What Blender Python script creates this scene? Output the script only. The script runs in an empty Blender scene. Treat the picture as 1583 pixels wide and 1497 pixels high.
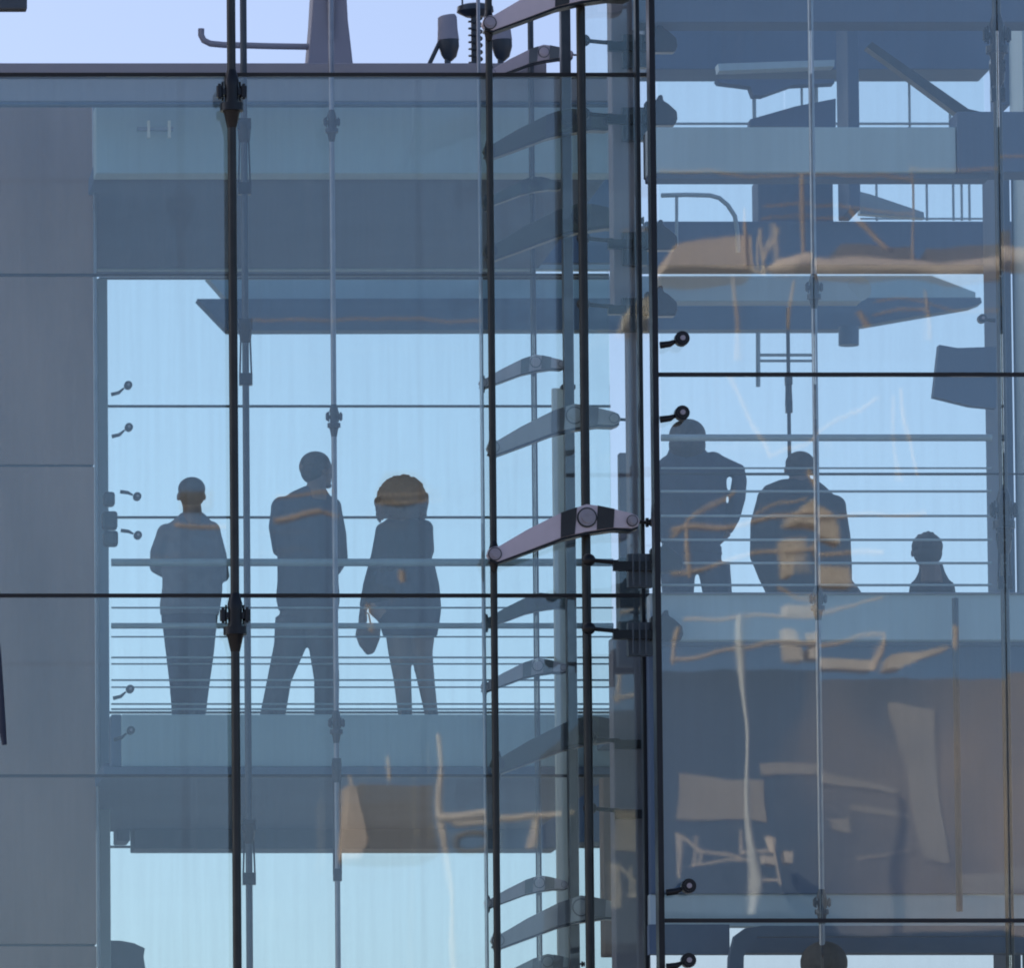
import bpy, bmesh, math, random
from mathutils import Vector, Matrix
random.seed(7)
R = math.radians
sc = bpy.context.scene
col = sc.collection

# ------------------------------------------------------------------ camera
F = 11500.0            # focal length in photo pixels
PITCH = math.atan(F / 150000.0)
SHX, SHY = 0.90, 0.46
CX, CY = 791.5 - SHX * 1583, 748.5 + SHY * 1583
CAMY = -50.0
cd = bpy.data.cameras.new('camera')
cam = bpy.data.objects.new('camera', cd)
col.objects.link(cam)
cam.location = (0, CAMY, 0)
cam.rotation_euler = (R(90) + PITCH, 0, 0)
cd.sensor_width = 36
cd.lens = F / 1583 * 36
cd.shift_x, cd.shift_y = SHX, SHY
cd.clip_start, cd.clip_end = 0.5, 5000
cd.dof.use_dof = True
cd.dof.focus_distance = 51.5
cd.dof.aperture_fstop = 5.0
sc.camera = cam

# ------------------------------------------------------------------ sky, sun, exposure
SUN_EL, SUN_AZ = 35.0, -55.0      # azimuth from +Y (into the picture) towards +X
w = bpy.data.worlds.new('World'); sc.world = w
w.use_nodes = True
nt = w.node_tree
bg = nt.nodes['Background']
sky = nt.nodes.new('ShaderNodeTexSky')
sky.sky_type = 'NISHITA'; sky.sun_disc = False
sky.sun_elevation = R(SUN_EL); sky.sun_rotation = R(SUN_AZ)
sky.air_density = 0.5; sky.dust_density = 2.8; sky.ozone_density = 2.6
nt.links.new(sky.outputs[0], bg.inputs[0])
bg.inputs[1].default_value = 0.15
sd = bpy.data.lights.new('sun', 'SUN')
sun = bpy.data.objects.new('sun', sd); col.objects.link(sun)
sd.energy = 3.2; sd.angle = R(0.5); sd.color = (1.0, 0.86, 0.70)
sv = Vector((math.sin(R(SUN_AZ)) * math.cos(R(SUN_EL)), math.cos(R(SUN_AZ)) * math.cos(R(SUN_EL)), math.sin(R(SUN_EL))))
sun.rotation_euler = sv.to_track_quat('Z', 'Y').to_euler()
sun.location = (-20, 0, 60)
sc.view_settings.view_transform = 'Standard'
sc.view_settings.look = 'None'
sc.view_settings.exposure = 0.63
sc.view_settings.gamma = 1.0
sc.cycles.max_bounces = 10
sc.cycles.transparent_max_bounces = 32
sc.cycles.glossy_bounces = 4
sc.cycles.diffuse_bounces = 4
sc.cycles.use_denoising = True
sc.cycles.filter_width = 1.9

# ------------------------------------------------------------------ helpers
def W(px, py, Y):
    """world point on depth plane Y that lies on the photo pixel"""
    u = (px - CX) / F; v = -(py - CY) / F
    d = Vector((u, math.cos(PITCH) - v * math.sin(PITCH), math.sin(PITCH) + v * math.cos(PITCH)))
    return Vector((0, CAMY, 0)) + d * ((Y - CAMY) / d.y)
def S(Y): return F / (Y - CAMY)      # px per metre at depth Y
WL = {}                              # world location of every object made
MATS = {}

class MB:
    def __init__(s): s.v = []; s.f = []
    def add(s, vs, fs):
        n = len(s.v); s.v += [tuple(v) for v in vs]; s.f += [tuple(i + n for i in f) for f in fs]; return s
    def box(s, x0, x1, y0, y1, z0, z1):
        if x0 > x1: x0, x1 = x1, x0
        if y0 > y1: y0, y1 = y1, y0
        if z0 > z1: z0, z1 = z1, z0
        return s.add([(x0,y0,z0),(x1,y0,z0),(x1,y1,z0),(x0,y1,z0),(x0,y0,z1),(x1,y0,z1),(x1,y1,z1),(x0,y1,z1)],
                     [(0,3,2,1),(4,5,6,7),(0,1,5,4),(1,2,6,5),(2,3,7,6),(3,0,4,7)])
    def pbox(s, x0, y0, x1, y1, Y, dep):
        xm, ym = (x0 + x1) / 2, (y0 + y1) / 2
        ym = min(max(ym, 0), 1497)
        return s.box(W(x0, ym, Y + (dep if .3 < dep < 1 else 0)).x, W(x1, ym, Y).x, Y, Y + dep, W(xm, y1, Y + (dep if .3 < dep < 1 else 0)).z, W(xm, y0, Y).z)
    def ring_tube(s, rings, cap=True):
        n = len(rings[0]); vs = [p for r in rings for p in r]; fs = []
        for i in range(len(rings) - 1):
            for j in range(n):
                a = i * n + j; b = i * n + (j + 1) % n
                fs.append((a, b, b + n, a + n))
        if cap:
            fs.append(tuple(range(n - 1, -1, -1))); fs.append(tuple(range((len(rings) - 1) * n, len(rings) * n)))
        return s.add(vs, fs)
    def tube(s, pts, r, n=12):
        pts = [Vector(p) for p in pts]
        rs = r if isinstance(r, (list, tuple)) else [r] * len(pts)
        rings = []; up = None
        for i, p in enumerate(pts):
            d = (pts[min(i + 1, len(pts) - 1)] - pts[max(i - 1, 0)]).normalized()
            if up is None:
                up = Vector((0, 1, 0)) if abs(d.y) < .8 else Vector((1, 0, 0))
            a = d.cross(up).normalized(); b = a.cross(d).normalized(); up = b
            rings.append([p + a * rs[i] * math.cos(t * 2 * math.pi / n) + b * rs[i] * math.sin(t * 2 * math.pi / n) for t in range(n)])
        return s.ring_tube(rings)
    def prism(s, poly, y0, y1):      # poly of (x,z)
        n = len(poly)
        vs = [(x, y0, z) for x, z in poly] + [(x, y1, z) for x, z in poly]
        fs = [tuple(range(n)), tuple(range(2 * n - 1, n - 1, -1))]
        for i in range(n):
            j = (i + 1) % n; fs.append((j, i, i + n, j + n))
        return s.add(vs, fs)
    def pprism(s, poly, Y, dep):
        ps = [W(x, y, Y) for x, y in poly]
        return s.prism([(p.x, p.z) for p in ps], Y, Y + dep)
    def ball(s, c, rx, ry=None, rz=None, n=14, m=9, rot=None):
        ry = ry or rx; rz = rz or rx; c = Vector(c); rings = []
        for i in range(m):
            t = math.pi * (i + .5) / m
            ring = []
            for j in range(n):
                a = 2 * math.pi * j / n
                p = Vector((rx * math.sin(t) * math.cos(a), ry * math.sin(t) * math.sin(a), -rz * math.cos(t)))
                if rot: p = rot @ p
                ring.append(c + p)
            rings.append(ring)
        return s.ring_tube(rings)
    def build(s, name, mat, parent=None, smooth=False, bevel=0, voxel=0, relax=3):
        me = bpy.data.meshes.new(name)
        V = [Vector(v) for v in s.v]
        lo = Vector([min(v[i] for v in V) for i in range(3)]); hi = Vector([max(v[i] for v in V) for i in range(3)])
        base = Vector(((lo.x + hi.x) / 2, (lo.y + hi.y) / 2, lo.z))
        me.from_pydata([v - base for v in V], [], s.f)
        bm = bmesh.new(); bm.from_mesh(me); bmesh.ops.recalc_face_normals(bm, faces=bm.faces[:]); bm.to_mesh(me); bm.free()
        o = bpy.data.objects.new(name, me); col.objects.link(o)
        if voxel:
            m = o.modifiers.new('r', 'REMESH'); m.mode = 'VOXEL'; m.voxel_size = voxel; m.use_smooth_shade = True
            m = o.modifiers.new('s', 'SMOOTH'); m.factor = .5; m.iterations = relax
            dg = bpy.context.evaluated_depsgraph_get(); dg.update()
            me2 = bpy.data.meshes.new_from_object(o.evaluated_get(dg))
            o.modifiers.clear(); o.data = me2; me = me2; smooth = True
        me.materials.clear(); me.materials.append(MATS[mat] if isinstance(mat, str) else mat)
        if smooth:
            me.polygons.foreach_set('use_smooth', [True] * len(me.polygons))
            if not voxel:
                try: me.set_sharp_from_angle(angle=R(40))
                except Exception: pass
        if bevel:
            m = o.modifiers.new('bevel', 'BEVEL'); m.width = bevel; m.segments = 2; m.limit_method = 'ANGLE'
        WL[o.name] = base
        if parent:
            o.parent = parent; o.location = base - WL[parent.name]
        else: o.location = base
        return o

def empty(name, loc):
    o = bpy.data.objects.new(name, None); col.objects.link(o)
    o.location = loc; o.empty_display_size = .2; WL[o.name] = Vector(loc); return o
def tag(o, label=None, cat=None, group=None, kind=None):
    if label: o['label'] = label
    if cat: o['category'] = cat
    if group: o['group'] = group
    if kind: o['kind'] = kind
    return o
def kids(o): return [c for c in col.objects if c.parent == o]
def copy_tree(o, parent=None):
    c = o.copy(); col.objects.link(c)
    if parent: c.parent = parent
    WL[c.name] = Vector(WL[o.name])
    for ch in kids(o): copy_tree(ch, c)
    return c
def move_to(o, loc): o.location = loc; WL[o.name] = Vector(loc)

# ------------------------------------------------------------------ materials
def mat(name, c, rough=.6, metal=0.0, var=.15, scale=3.0, stretch=(1, 1, 1), bump=0.0, spec=.5):
    m = bpy.data.materials.new(name); m.use_nodes = True; t = m.node_tree; b = t.nodes['Principled BSDF']
    tc = t.nodes.new('ShaderNodeTexCoord'); mp = t.nodes.new('ShaderNodeMapping'); mp.inputs['Scale'].default_value = stretch
    nz = t.nodes.new('ShaderNodeTexNoise'); nz.inputs['Scale'].default_value = scale; nz.inputs['Detail'].default_value = 5
    cr = t.nodes.new('ShaderNodeValToRGB')
    lo = [x * (1 - var) for x in c]; hi = [min(1, x * (1 + var)) for x in c]
    cr.color_ramp.elements[0].color = (*lo, 1); cr.color_ramp.elements[1].color = (*hi, 1)
    cr.color_ramp.elements[0].position = .3; cr.color_ramp.elements[1].position = .7
    t.links.new(tc.outputs['Object'], mp.inputs[0]); t.links.new(mp.outputs[0], nz.inputs[0])
    t.links.new(nz.outputs[0], cr.inputs[0]); t.links.new(cr.outputs[0], b.inputs['Base Color'])
    b.inputs['Roughness'].default_value = rough; b.inputs['Metallic'].default_value = metal
    b.inputs['Specular IOR Level'].default_value = spec
    if bump:
        bp = t.nodes.new('ShaderNodeBump'); bp.inputs['Distance'].default_value = bump
        t.links.new(nz.outputs[0], bp.inputs['Height']); t.links.new(bp.outputs[0], b.inputs['Normal'])
    MATS[name] = m; return m
mat('black_steel', (.008, .009, .012), .3, .3, .2, 6)
mat('rod_steel', (.035, .036, .034), .3, .5, .2, 6)
mat('light_rod', (.30, .31, .34), .35, .85, .15, 6)
mat('inner_steel', (.060, .075, .092), .4, .3, .2, 6)
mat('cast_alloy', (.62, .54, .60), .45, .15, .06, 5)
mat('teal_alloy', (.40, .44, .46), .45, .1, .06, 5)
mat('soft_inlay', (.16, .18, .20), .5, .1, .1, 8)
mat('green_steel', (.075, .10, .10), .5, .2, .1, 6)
mat('inlay', (.030, .033, .038), .5, .1, .15, 8)
mat('bolt_steel', (.34, .30, .33), .35, .5, .1, 20)
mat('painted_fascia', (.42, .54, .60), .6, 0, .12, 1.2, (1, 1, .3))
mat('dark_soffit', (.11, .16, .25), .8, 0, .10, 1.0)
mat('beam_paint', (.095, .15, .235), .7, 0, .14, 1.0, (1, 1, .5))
mat('concrete', (.37, .255, .215), .85, 0, .24, 1.3, (1, 1, .3), .01)
mat('parapet_metal', (.34, .33, .38), .6, 0, .10, .8, (1, 1, .5))
mat('column_paint', (.24, .24, .28), .6, 0, .08, 1.5, (1, 1, .2))
mat('joint_rubber', (.012, .013, .016), .6, 0, .1, 5)
mat('joint_thin', (.03, .035, .04), .6, 0, .1, 5)
mat('rail_steel', (.34, .42, .46), .5, .2, .1, 5)
mat('skin', (.16, .10, .075), .6, 0, .08, 12)
mat('hair_dark', (.035, .028, .025), .7, 0, .3, 60, (1, 1, .3), .004)
mat('bare_leg', (.26, .17, .13), .7, 0, .1, 8)
mat('hair_brown', (.09, .055, .035), .7, 0, .3, 60, (1, 1, .3), .004)
mat('cloth_navy', (.035, .045, .075), .9, 0, .3, 7, (1, 1, .5), .02)
mat('cloth_black', (.025, .026, .032), .9, 0, .3, 7, (1, 1, .5), .02)
mat('cloth_grey', (.09, .09, .10), .9, 0, .3, 7, (1, 1, .5), .02)
mat('cloth_shirt', (.13, .14, .17), .9, 0, .15, 12, (1, 1, 1), .004)
mat('leather', (.10, .05, .03), .5, 0, .15, 12)
mat('tan_paint', (.76, .62, .51), .7, 0, .10, 1.2)
mat('tan_pale', (.85, .74, .63), .7, 0, .10, 1.2)
mat('orange_paint', (.58, .45, .35), .6, 0, .10, 1.2)
mat('grey_tan', (.27, .26, .26), .8, 0, .12, .6)
mat('sky_to_brown_wall', (.36, .30, .29), .9, 0, .28, .12, (1, 1, .8))
mat('white_paint', (.8, .8, .76), .5, 0, .05, 3)
mat('ground_mat', (.30, .28, .26), .9, 0, .2, .1)

mat('tan_faint', (.19, .175, .165), .8, 0, .12, .8)
mat('tan_dull', (.52, .47, .42), .9, 0, .15, .8)
t_ = MATS['sky_to_brown_wall'].node_tree; L_ = t_.links.new
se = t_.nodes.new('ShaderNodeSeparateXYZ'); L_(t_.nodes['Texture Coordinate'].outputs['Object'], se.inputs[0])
m1 = t_.nodes.new('ShaderNodeMath'); m1.operation = 'MULTIPLY_ADD'; m1.inputs[1].default_value = .10; m1.inputs[2].default_value = -.04; L_(se.outputs['X'], m1.inputs[0])  # sky veil put into the wall colour: slate end, browning towards +X
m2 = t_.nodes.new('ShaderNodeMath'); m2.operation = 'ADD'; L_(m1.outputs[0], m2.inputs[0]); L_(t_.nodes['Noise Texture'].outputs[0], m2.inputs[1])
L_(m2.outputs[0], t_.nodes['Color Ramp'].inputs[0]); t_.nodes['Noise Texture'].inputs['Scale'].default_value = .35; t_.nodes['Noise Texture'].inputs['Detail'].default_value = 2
cr_ = MATS['sky_to_brown_wall'].node_tree.nodes['Color Ramp'].color_ramp
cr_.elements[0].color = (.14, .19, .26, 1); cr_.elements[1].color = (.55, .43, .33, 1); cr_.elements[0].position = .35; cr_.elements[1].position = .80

def glass(name, tint, r0, wave, dirt, seed):
    m = bpy.data.materials.new(name); m.use_nodes = True; t = m.node_tree
    for n in list(t.nodes): t.nodes.remove(n)
    L = t.links.new; N = t.nodes.new
    out = N('ShaderNodeOutputMaterial'); tr = N('ShaderNodeBsdfTransparent'); gl = N('ShaderNodeBsdfGlossy'); df = N('ShaderNodeBsdfDiffuse')
    tr.inputs[0].default_value = (*tint, 1); gl.inputs['Roughness'].default_value = 0.009
    gl.inputs[0].default_value = (.97, 1, .98, 1)
    df.inputs[0].default_value = (.55, .57, .6, 1)
    lw = N('ShaderNodeLayerWeight'); lw.inputs['Blend'].default_value = .5
    pw = N('ShaderNodeMath'); pw.operation = 'POWER'; pw.inputs[1].default_value = 5; L(lw.outputs['Facing'], pw.inputs[0])
    ma = N('ShaderNodeMath'); ma.operation = 'MULTIPLY_ADD'; ma.inputs[1].default_value = 1 - r0; ma.inputs[2].default_value = r0; L(pw.outputs[0], ma.inputs[0])
    tc = N('ShaderNodeTexCoord'); mp = N('ShaderNodeMapping'); mp.inputs['Scale'].default_value = (.9, .9, .45); mp.inputs['Location'].default_value = (seed, seed * 2, seed)
    nz = N('ShaderNodeTexNoise'); nz.inputs['Scale'].default_value = 1.0; nz.inputs['Detail'].default_value = 2.6; nz.inputs['Roughness'].default_value = .35
    L(tc.outputs['Object'], mp.inputs[0]); L(mp.outputs[0], nz.inputs[0])
    bp = N('ShaderNodeBump'); bp.inputs['Distance'].default_value = wave; bp.inputs['Strength'].default_value = 1
    L(nz.outputs[0], bp.inputs['Height']); L(bp.outputs[0], gl.inputs['Normal'])
    mx = N('ShaderNodeMixShader'); L(ma.outputs[0], mx.inputs[0]); L(tr.outputs[0], mx.inputs[1]); L(gl.outputs[0], mx.inputs[2])
    mp2 = N('ShaderNodeMapping'); mp2.inputs['Scale'].default_value = (9, 9, .35); mp2.inputs['Location'].default_value = (seed, 0, seed)
    n2 = N('ShaderNodeTexNoise'); n2.inputs['Scale'].default_value = 1.6; n2.inputs['Detail'].default_value = 6; n2.inputs['Roughness'].default_value = .65
    L(tc.outputs['Object'], mp2.inputs[0]); L(mp2.outputs[0], n2.inputs[0])
    mr = N('ShaderNodeMapRange'); mr.inputs[1].default_value = .42; mr.inputs[2].default_value = .72; mr.inputs[3].default_value = dirt * .3; mr.inputs[4].default_value = dirt
    L(n2.outputs[0], mr.inputs[0])
    mx2 = N('ShaderNodeMixShader'); L(mr.outputs[0], mx2.inputs[0]); L(mx.outputs[0], mx2.inputs[1]); L(df.outputs[0], mx2.inputs[2])
    L(mx2.outputs[0], out.inputs[0]); MATS[name] = m
glass('glass_front', (.955, .993, .980), .080, .0016, .04, 1.0)
glass('glass_right', (.948, .993, .974), .085, .0024, .04, 3.0)
glass('glass_middle', (.953, .992, .984), .016, .0016, .04, 5.0)
glass('glass_rear', (.955, .995, .985), .012, .0010, .030, 9.0)

# ------------------------------------------------------------------ setting: ground
GZ = -1.7
g = MB().add([(-1500,-1500,GZ),(1500,-1500,GZ),(1500,1500,GZ),(-1500,1500,GZ)], [(0,1,2,3)]).build('ground', 'ground_mat'); tag(g, kind='structure')

# ------------------------------------------------------------------ walls and floors behind the glass
def slab(name, parts, label, cat, group=None):
    """parts: list of (part_name, mat, [px boxes (x0,y0,x1,y1,Y,dep)])"""
    mbs = []
    for pn, mt, bxs in parts:
        mb = MB()
        for b in bxs: mb.pbox(*b)
        mbs.append((pn, mt, mb))
    allv = [v for _, _, mb in mbs for v in mb.v]
    base = Vector((sum(v[0] for v in allv) / len(allv), min(v[1] for v in allv), min(v[2] for v in allv)))
    root = empty(name, base); tag(root, label, cat, group)
    for pn, mt, mb in mbs: mb.build(pn, mt, root, bevel=.008)
    return root

# storey-high concrete panels, dark joints; unseen depth behind added to block the sun
core = empty('concrete_tower', Vector((W(0, 700, 4.3).x - 3, 4.3, GZ)))
tag(core, 'plain grey brown concrete wall at the far left behind the glass', 'wall')
cz = [W(0, y, 4.3).z for y in (163, 718, 722, 1460, 1464)] + [GZ]
x0c, x1c = W(-900, 700, 4.3).x - 6, W(146, 800, 4.3).x
for a, b in ((cz[1], cz[0]), (cz[3], cz[2]), (GZ, cz[4])):
    MB().box(x0c, x1c, 4.3, 20, a, b).build('panel', 'concrete', core)
MB().box(x0c + .02, x1c - .015, 4.33, 19.9, GZ, cz[0] - .05).build('joint', 'joint_thin', core)
MB().box(x0c - 8, x0c + 3, 6, 20, cz[0], cz[0] + 14).build('sun_block', 'concrete', core)  # unseen block added to keep the sun off the interior

slab('steel_mullion', [('post', 'painted_fascia', [(150, 430, 171, 2300, 6.0, .35)]), ('edge_strip', 'light_rod', [(147, 160, 152, 1497, 4.2, .05)])],
     'tall pale teal post standing between the concrete wall and the sky', 'post')

slab('roof_edge', [('coping', 'parapet_metal', [(-400, 97, 845, 113, 2.6, .08)]), ('upstand', 'parapet_metal', [(-400, 113, 945, 157, 2.66, .1)]),
                   ('drip_edge', 'beam_paint', [(-400, 157, 945, 162, 2.64, .1)])],
     'long grey metal roof parapet under the masts, top left', 'parapet')

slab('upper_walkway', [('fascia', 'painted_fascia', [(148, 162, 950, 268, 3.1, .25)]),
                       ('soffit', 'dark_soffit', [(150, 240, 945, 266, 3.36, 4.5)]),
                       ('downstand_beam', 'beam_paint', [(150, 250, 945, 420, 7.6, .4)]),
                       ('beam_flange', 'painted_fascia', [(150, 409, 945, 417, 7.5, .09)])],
     'broad slate blue floor slab across the left glass above the three standing people', 'floor slab')
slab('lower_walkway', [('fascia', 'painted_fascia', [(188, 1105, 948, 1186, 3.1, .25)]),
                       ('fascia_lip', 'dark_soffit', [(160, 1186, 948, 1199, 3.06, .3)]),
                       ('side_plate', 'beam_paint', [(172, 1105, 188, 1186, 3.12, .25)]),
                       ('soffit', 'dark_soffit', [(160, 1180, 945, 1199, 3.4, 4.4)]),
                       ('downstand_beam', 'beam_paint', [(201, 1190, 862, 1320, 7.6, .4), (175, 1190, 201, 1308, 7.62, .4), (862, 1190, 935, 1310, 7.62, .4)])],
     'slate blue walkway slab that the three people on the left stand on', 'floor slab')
tag(MB().pprism([(170, 1455), (186, 1455), (207, 1459), (224, 1467), (222, 1480), (225, 1500), (224, 2300), (170, 2300)], 7.0, .3).build('low_ledge', 'beam_paint'),
    'small grey block with a sloping top at the bottom left beside the concrete wall', 'ledge')

# canopy with pointed ends beyond the rear glass
cn = empty('pointed_canopy', W(900, 510, 10.5)); tag(cn, 'flat canopy with pointed ends crossing the sky above the people', 'canopy')
MB().pprism([(320, 428), (1440, 426), (1508, 452), (1508, 462), (350, 462)], 10.9, .2).build('upper_blade', 'painted_fascia', cn)
MB().pprism([(305, 462), (1516, 460), (1518, 468), (1503, 474), (1300, 509), (352, 511)], 10.2, .2).build('lower_blade', 'beam_paint', cn)

# right hand block
slab('roof_deck', [('fascia', 'dark_soffit', [(986, -160, 1700, 34, 0.2, .3)]), ('soffit', 'dark_soffit', [(1022, -60, 1530, -20, .5, .8)]),
                   ('rear_beam', 'beam_paint', [(986, -160, 1530, 126, 6.6, .5)])],
     'dark blue grey roof deck filling the top of the right hand glass', 'roof slab')
slab('upper_floor_edge', [('fascia', 'painted_fascia', [(1004, 196, 1478, 266, -.4, .3)]), ('under_plate', 'dark_soffit', [(1004, 266, 1530, 276, -.35, .22)]),
                          ('dark_panel', 'dark_soffit', [(1480, 172, 1700, 266, -.42, .3)])],
     'long blue grey floor beam near the top right with a darker panel at its end', 'floor slab')
MB().pprism([(1497, 168), (1583, 188), (1640, 192), (1640, 202), (1520, 198), (1480, 176), (1340, 72), (1348, 64)], .4, .12).build('brace', 'inner_steel')
tag(col.objects['brace'], 'long slanting steel brace running down to the dark panel at the top right', 'brace')
slab('service_wall', [('wall', 'beam_paint', [(986, 342, 1700, 424, 5.5, .4), (1172, 276, 1288, 344, 5.6, .3)]), ('lower_band', 'painted_fascia', [(1022, 428, 1332, 466, 2.5, .2)])],
     'slate wall in the right glass below the rows of balusters', 'wall')
MB().tube([W(1328, 447, 2.49), W(1328, 447, 2.7)], 19 / S(2.5), 28).build('band_end', 'painted_fascia', col.objects['service_wall'], smooth=True)
c = MB(); c.pbox(1293, -100, 1328, 342, 5.0, .5)
tag(c.build('square_column', 'beam_paint', bevel=.01), 'tall square grey column in the upper right glass between the railings', 'column')
tag(MB().pprism([(1108, 122), (1290, 122), (1290, 128), (1225, 131), (1180, 147), (1165, 147), (1160, 133), (1112, 127)], 6.0, .15).build('awning', 'dark_soffit'), 'dark angled awning hanging below the roof beside the square column', 'awning')
tag(MB().pprism([(1160, 194), (1160, 184), (1230, 164), (1292, 152), (1292, 196)], 6.2, .15).build('sloped_hood', 'dark_soffit'), 'dark sloping hood rising left of the square column at top right', 'hood')
tag(MB().pprism([(1110, 98), (1290, 92), (1290, 102), (1112, 109)], 4.2, .15).build('crossbar', 'painted_fascia'), 'pale horizontal bar high in the right glass over the awning', 'beam')
slab('people_parapet', [('coping', 'light_rod', [(1022, 916, 1700, 919, -.83, .16)]), ('fascia', 'painted_fascia', [(1004, 919, 1700, 990, -.8, .12)]),
                        ('lower_lip', 'dark_soffit', [(1022, 990, 1700, 998, -.68, .12)])],
     'pale blue balcony parapet in front of the right hand people', 'parapet')
slab('dark_lower_wall', [('wall', 'beam_paint', [(1004, 998, 1700, 1383, -.3, .3)]), ('ledge', 'painted_fascia', [(1004, 1383, 1700, 1434, -.28, .1)])],
     'big dark blue wall below the right hand people', 'wall')
slab('right_pier', [('pier', 'beam_paint', [(1532, 200, 1575, 2300, 3.0, .6)]), ('pale_edge', 'painted_fascia', [(1574, -150, 1640, 2300, 2.6, .5)]), ('upper_pier', 'dark_soffit', [(1530, 40, 1562, 178, 3.1, .4)])],
     'grey pier along the right border of the picture', 'pier')
MB().pprism([(1452, 533), (1480, 538), (1540, 536), (1540, 631), (1500, 627), (1443, 613)], 2.0, .1).build('skewed_board', 'beam_paint')
tag(col.objects['skewed_board'], 'dark skewed panel hanging left of the right pier', 'panel')
# floor the right group stands on (below the parapet) and lower window frame
slab('balcony_floor', [('deck', 'dark_soffit', [(1022, 1062, 1560, 1085, -.1, 5.0)])], 'dark deck floor hidden behind the balcony parapet under the right hand people', 'floor')
wf = empty('window_frame', W(1140, 1600, -1.4)); tag(wf, 'rounded dark frame at the bottom right under the black joint', 'window frame')
MB().pprism([(1120, 1700), (1128, 1480), (1136, 1448), (1152, 1436), (1178, 1432), (1700, 1432), (1700, 1447), (1172, 1449), (1158, 1456), (1150, 1480), (1146, 1700)], -1.6, .1).build('frame', 'beam_paint', wf)
MB().pbox(1150, 1449, 1700, 1474, -1.2, .2).build('head_panel', 'beam_paint', wf)
MB().pbox(1004, 1430, 1128, 1476, -1.25, .1).build('side_panel', 'beam_paint', wf)

# ------------------------------------------------------------------ columns between the two glass blocks
slab('pink_grey_column', [('shaft', 'column_paint', [(946, -120, 986, 478, .5, .2)]), ('foot', 'inner_steel', [(952, 474, 978, 482, .52, .15)])],
     'wide pinkish grey column hanging beside the corner, upper half of the picture', 'column')
slab('slender_post', [('shaft', 'column_paint', [(972, 482, 992, 860, .6, .16)])], 'slim grey post between the hanging column and the lower column', 'post')
slab('lower_column', [('shaft', 'column_paint', [(952, 985, 1006, 2300, .5, .2)]), ('head', 'inner_steel', [(958, 862, 1004, 984, .55, .2)])],
     'wide dark blue grey column in the lower half beside the black corner post', 'column')
slab('far_pale_column', [('shaft', 'white_paint', [(862, 600, 893, 2300, 3.0, .05)]), ('cap', 'inner_steel', [(868, 594, 890, 602, 2.98, .1)])],
     'pale blue flat column behind the glass near the large bracket arms', 'column')
slab('teal_glass_fin', [('fin', 'inner_steel', [(878, -100, 893, 2300, 1.2, .1)])], 'narrow dark teal vertical fin left of the second thick rod', 'fin')
slab('small_panel', [('panel', 'column_paint', [(958, 700, 974, 870, 5.2, .1)])], 'small upright grey brown plate between the slim post and the pale sky', 'panel')
slab('lower_plate', [('plate', 'concrete', [(933, 1200, 952, 1478, 2.2, .2)])], 'narrow grey plate beside the lower column near the bottom', 'panel')

# ------------------------------------------------------------------ glass walls
def glass_wall(name, gmat, Y, xs, ys, jmat, jh, jv, label, holes=()):
    th = .02
    root = empty(name, W(xs[len(xs) // 2], ys[-1], Y)); tag(root, label, 'glass wall')
    X = [W(x, 748, Y).x for x in xs]; Z = [W(600, y, Y).z for y in ys]
    for i in range(len(X) - 1):
        for j in range(len(Z) - 1):
            if (i, j) in holes: continue
            pn = MB().box(X[i] + jv / 2, X[i+1] - jv / 2, Y, Y + th, Z[j+1] + jh / 2, Z[j] - jh / 2).build('pane', gmat, root)
            pn.rotation_euler = (random.uniform(-.0010, .0010), 0, random.uniform(-.0012, .0012))   # panes never hang perfectly true
    for j in range(len(Z)):
        s = X[0]
        if (0, j) in holes and (j == 0 or (0, j - 1) in holes): s = X[len(X) - 2]
        MB().box(s, X[-1], Y - .004, Y + th + .004, Z[j] - jh / 2, Z[j] + jh / 2).build('joint', jmat, root)
    return root
glass_wall('glass_wall', 'glass_front', 0.0, [-400, 362, 762, 905, 1016], [-690, 115, 921, 1727], 'joint_rubber', .026, .012,
           'nearest left glass wall with two black horizontal joints', holes=((0, 0), (1, 0), (2, 0)))
glass_wall('glass_wall', 'glass_right', -2.3, [1013, 1262, 1552, 1841], [-266, 579, 1424, 2269], 'joint_rubber', .026, .010,
           'right glass wall in front of the three upper people, projecting forward')
glass_wall('glass_wall', 'glass_middle', 2.0, [-400, 382, 517, 745, 827, 945], [119, 425, 1200, 1975], 'joint_thin', .020, .010,
           'second glass wall just in front of the walkway of the left people')
rear = glass_wall('glass_wall', 'glass_rear', 8.4, [155, 520, 945], [430, 628, 800, 1102, 1310, 1900], 'joint_thin', .018, .008,
           'rear glass wall between the left people and the sky')
glass_wall('glass_wall', 'glass_rear', 7.8, [1022, 1220, 1531], [100, 345, 733, 1080], 'joint_thin', .018, .008,
           'rear glass wall between the right people and the sky')

cp = MB(); cp.box(W(1012, 748, -2.3).x - .012, W(1012, 748, -2.3).x + .026, -2.36, -2.22, GZ, W(1012, -300, -2.3).z)
tag(cp.build('corner_post', 'black_steel', bevel=.004), 'thick black vertical corner edge dividing the left and right glass', 'corner post')
cp = MB(); cp.box(W(993, 748, -.2).x - .012, W(993, 748, -.2).x + .014, -.2, -.1, GZ, W(993, -300, -.2).z)
tag(cp.build('corner_post', 'black_steel', bevel=.004), 'thin black vertical edge just left of the thick black corner', 'corner post')

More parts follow.
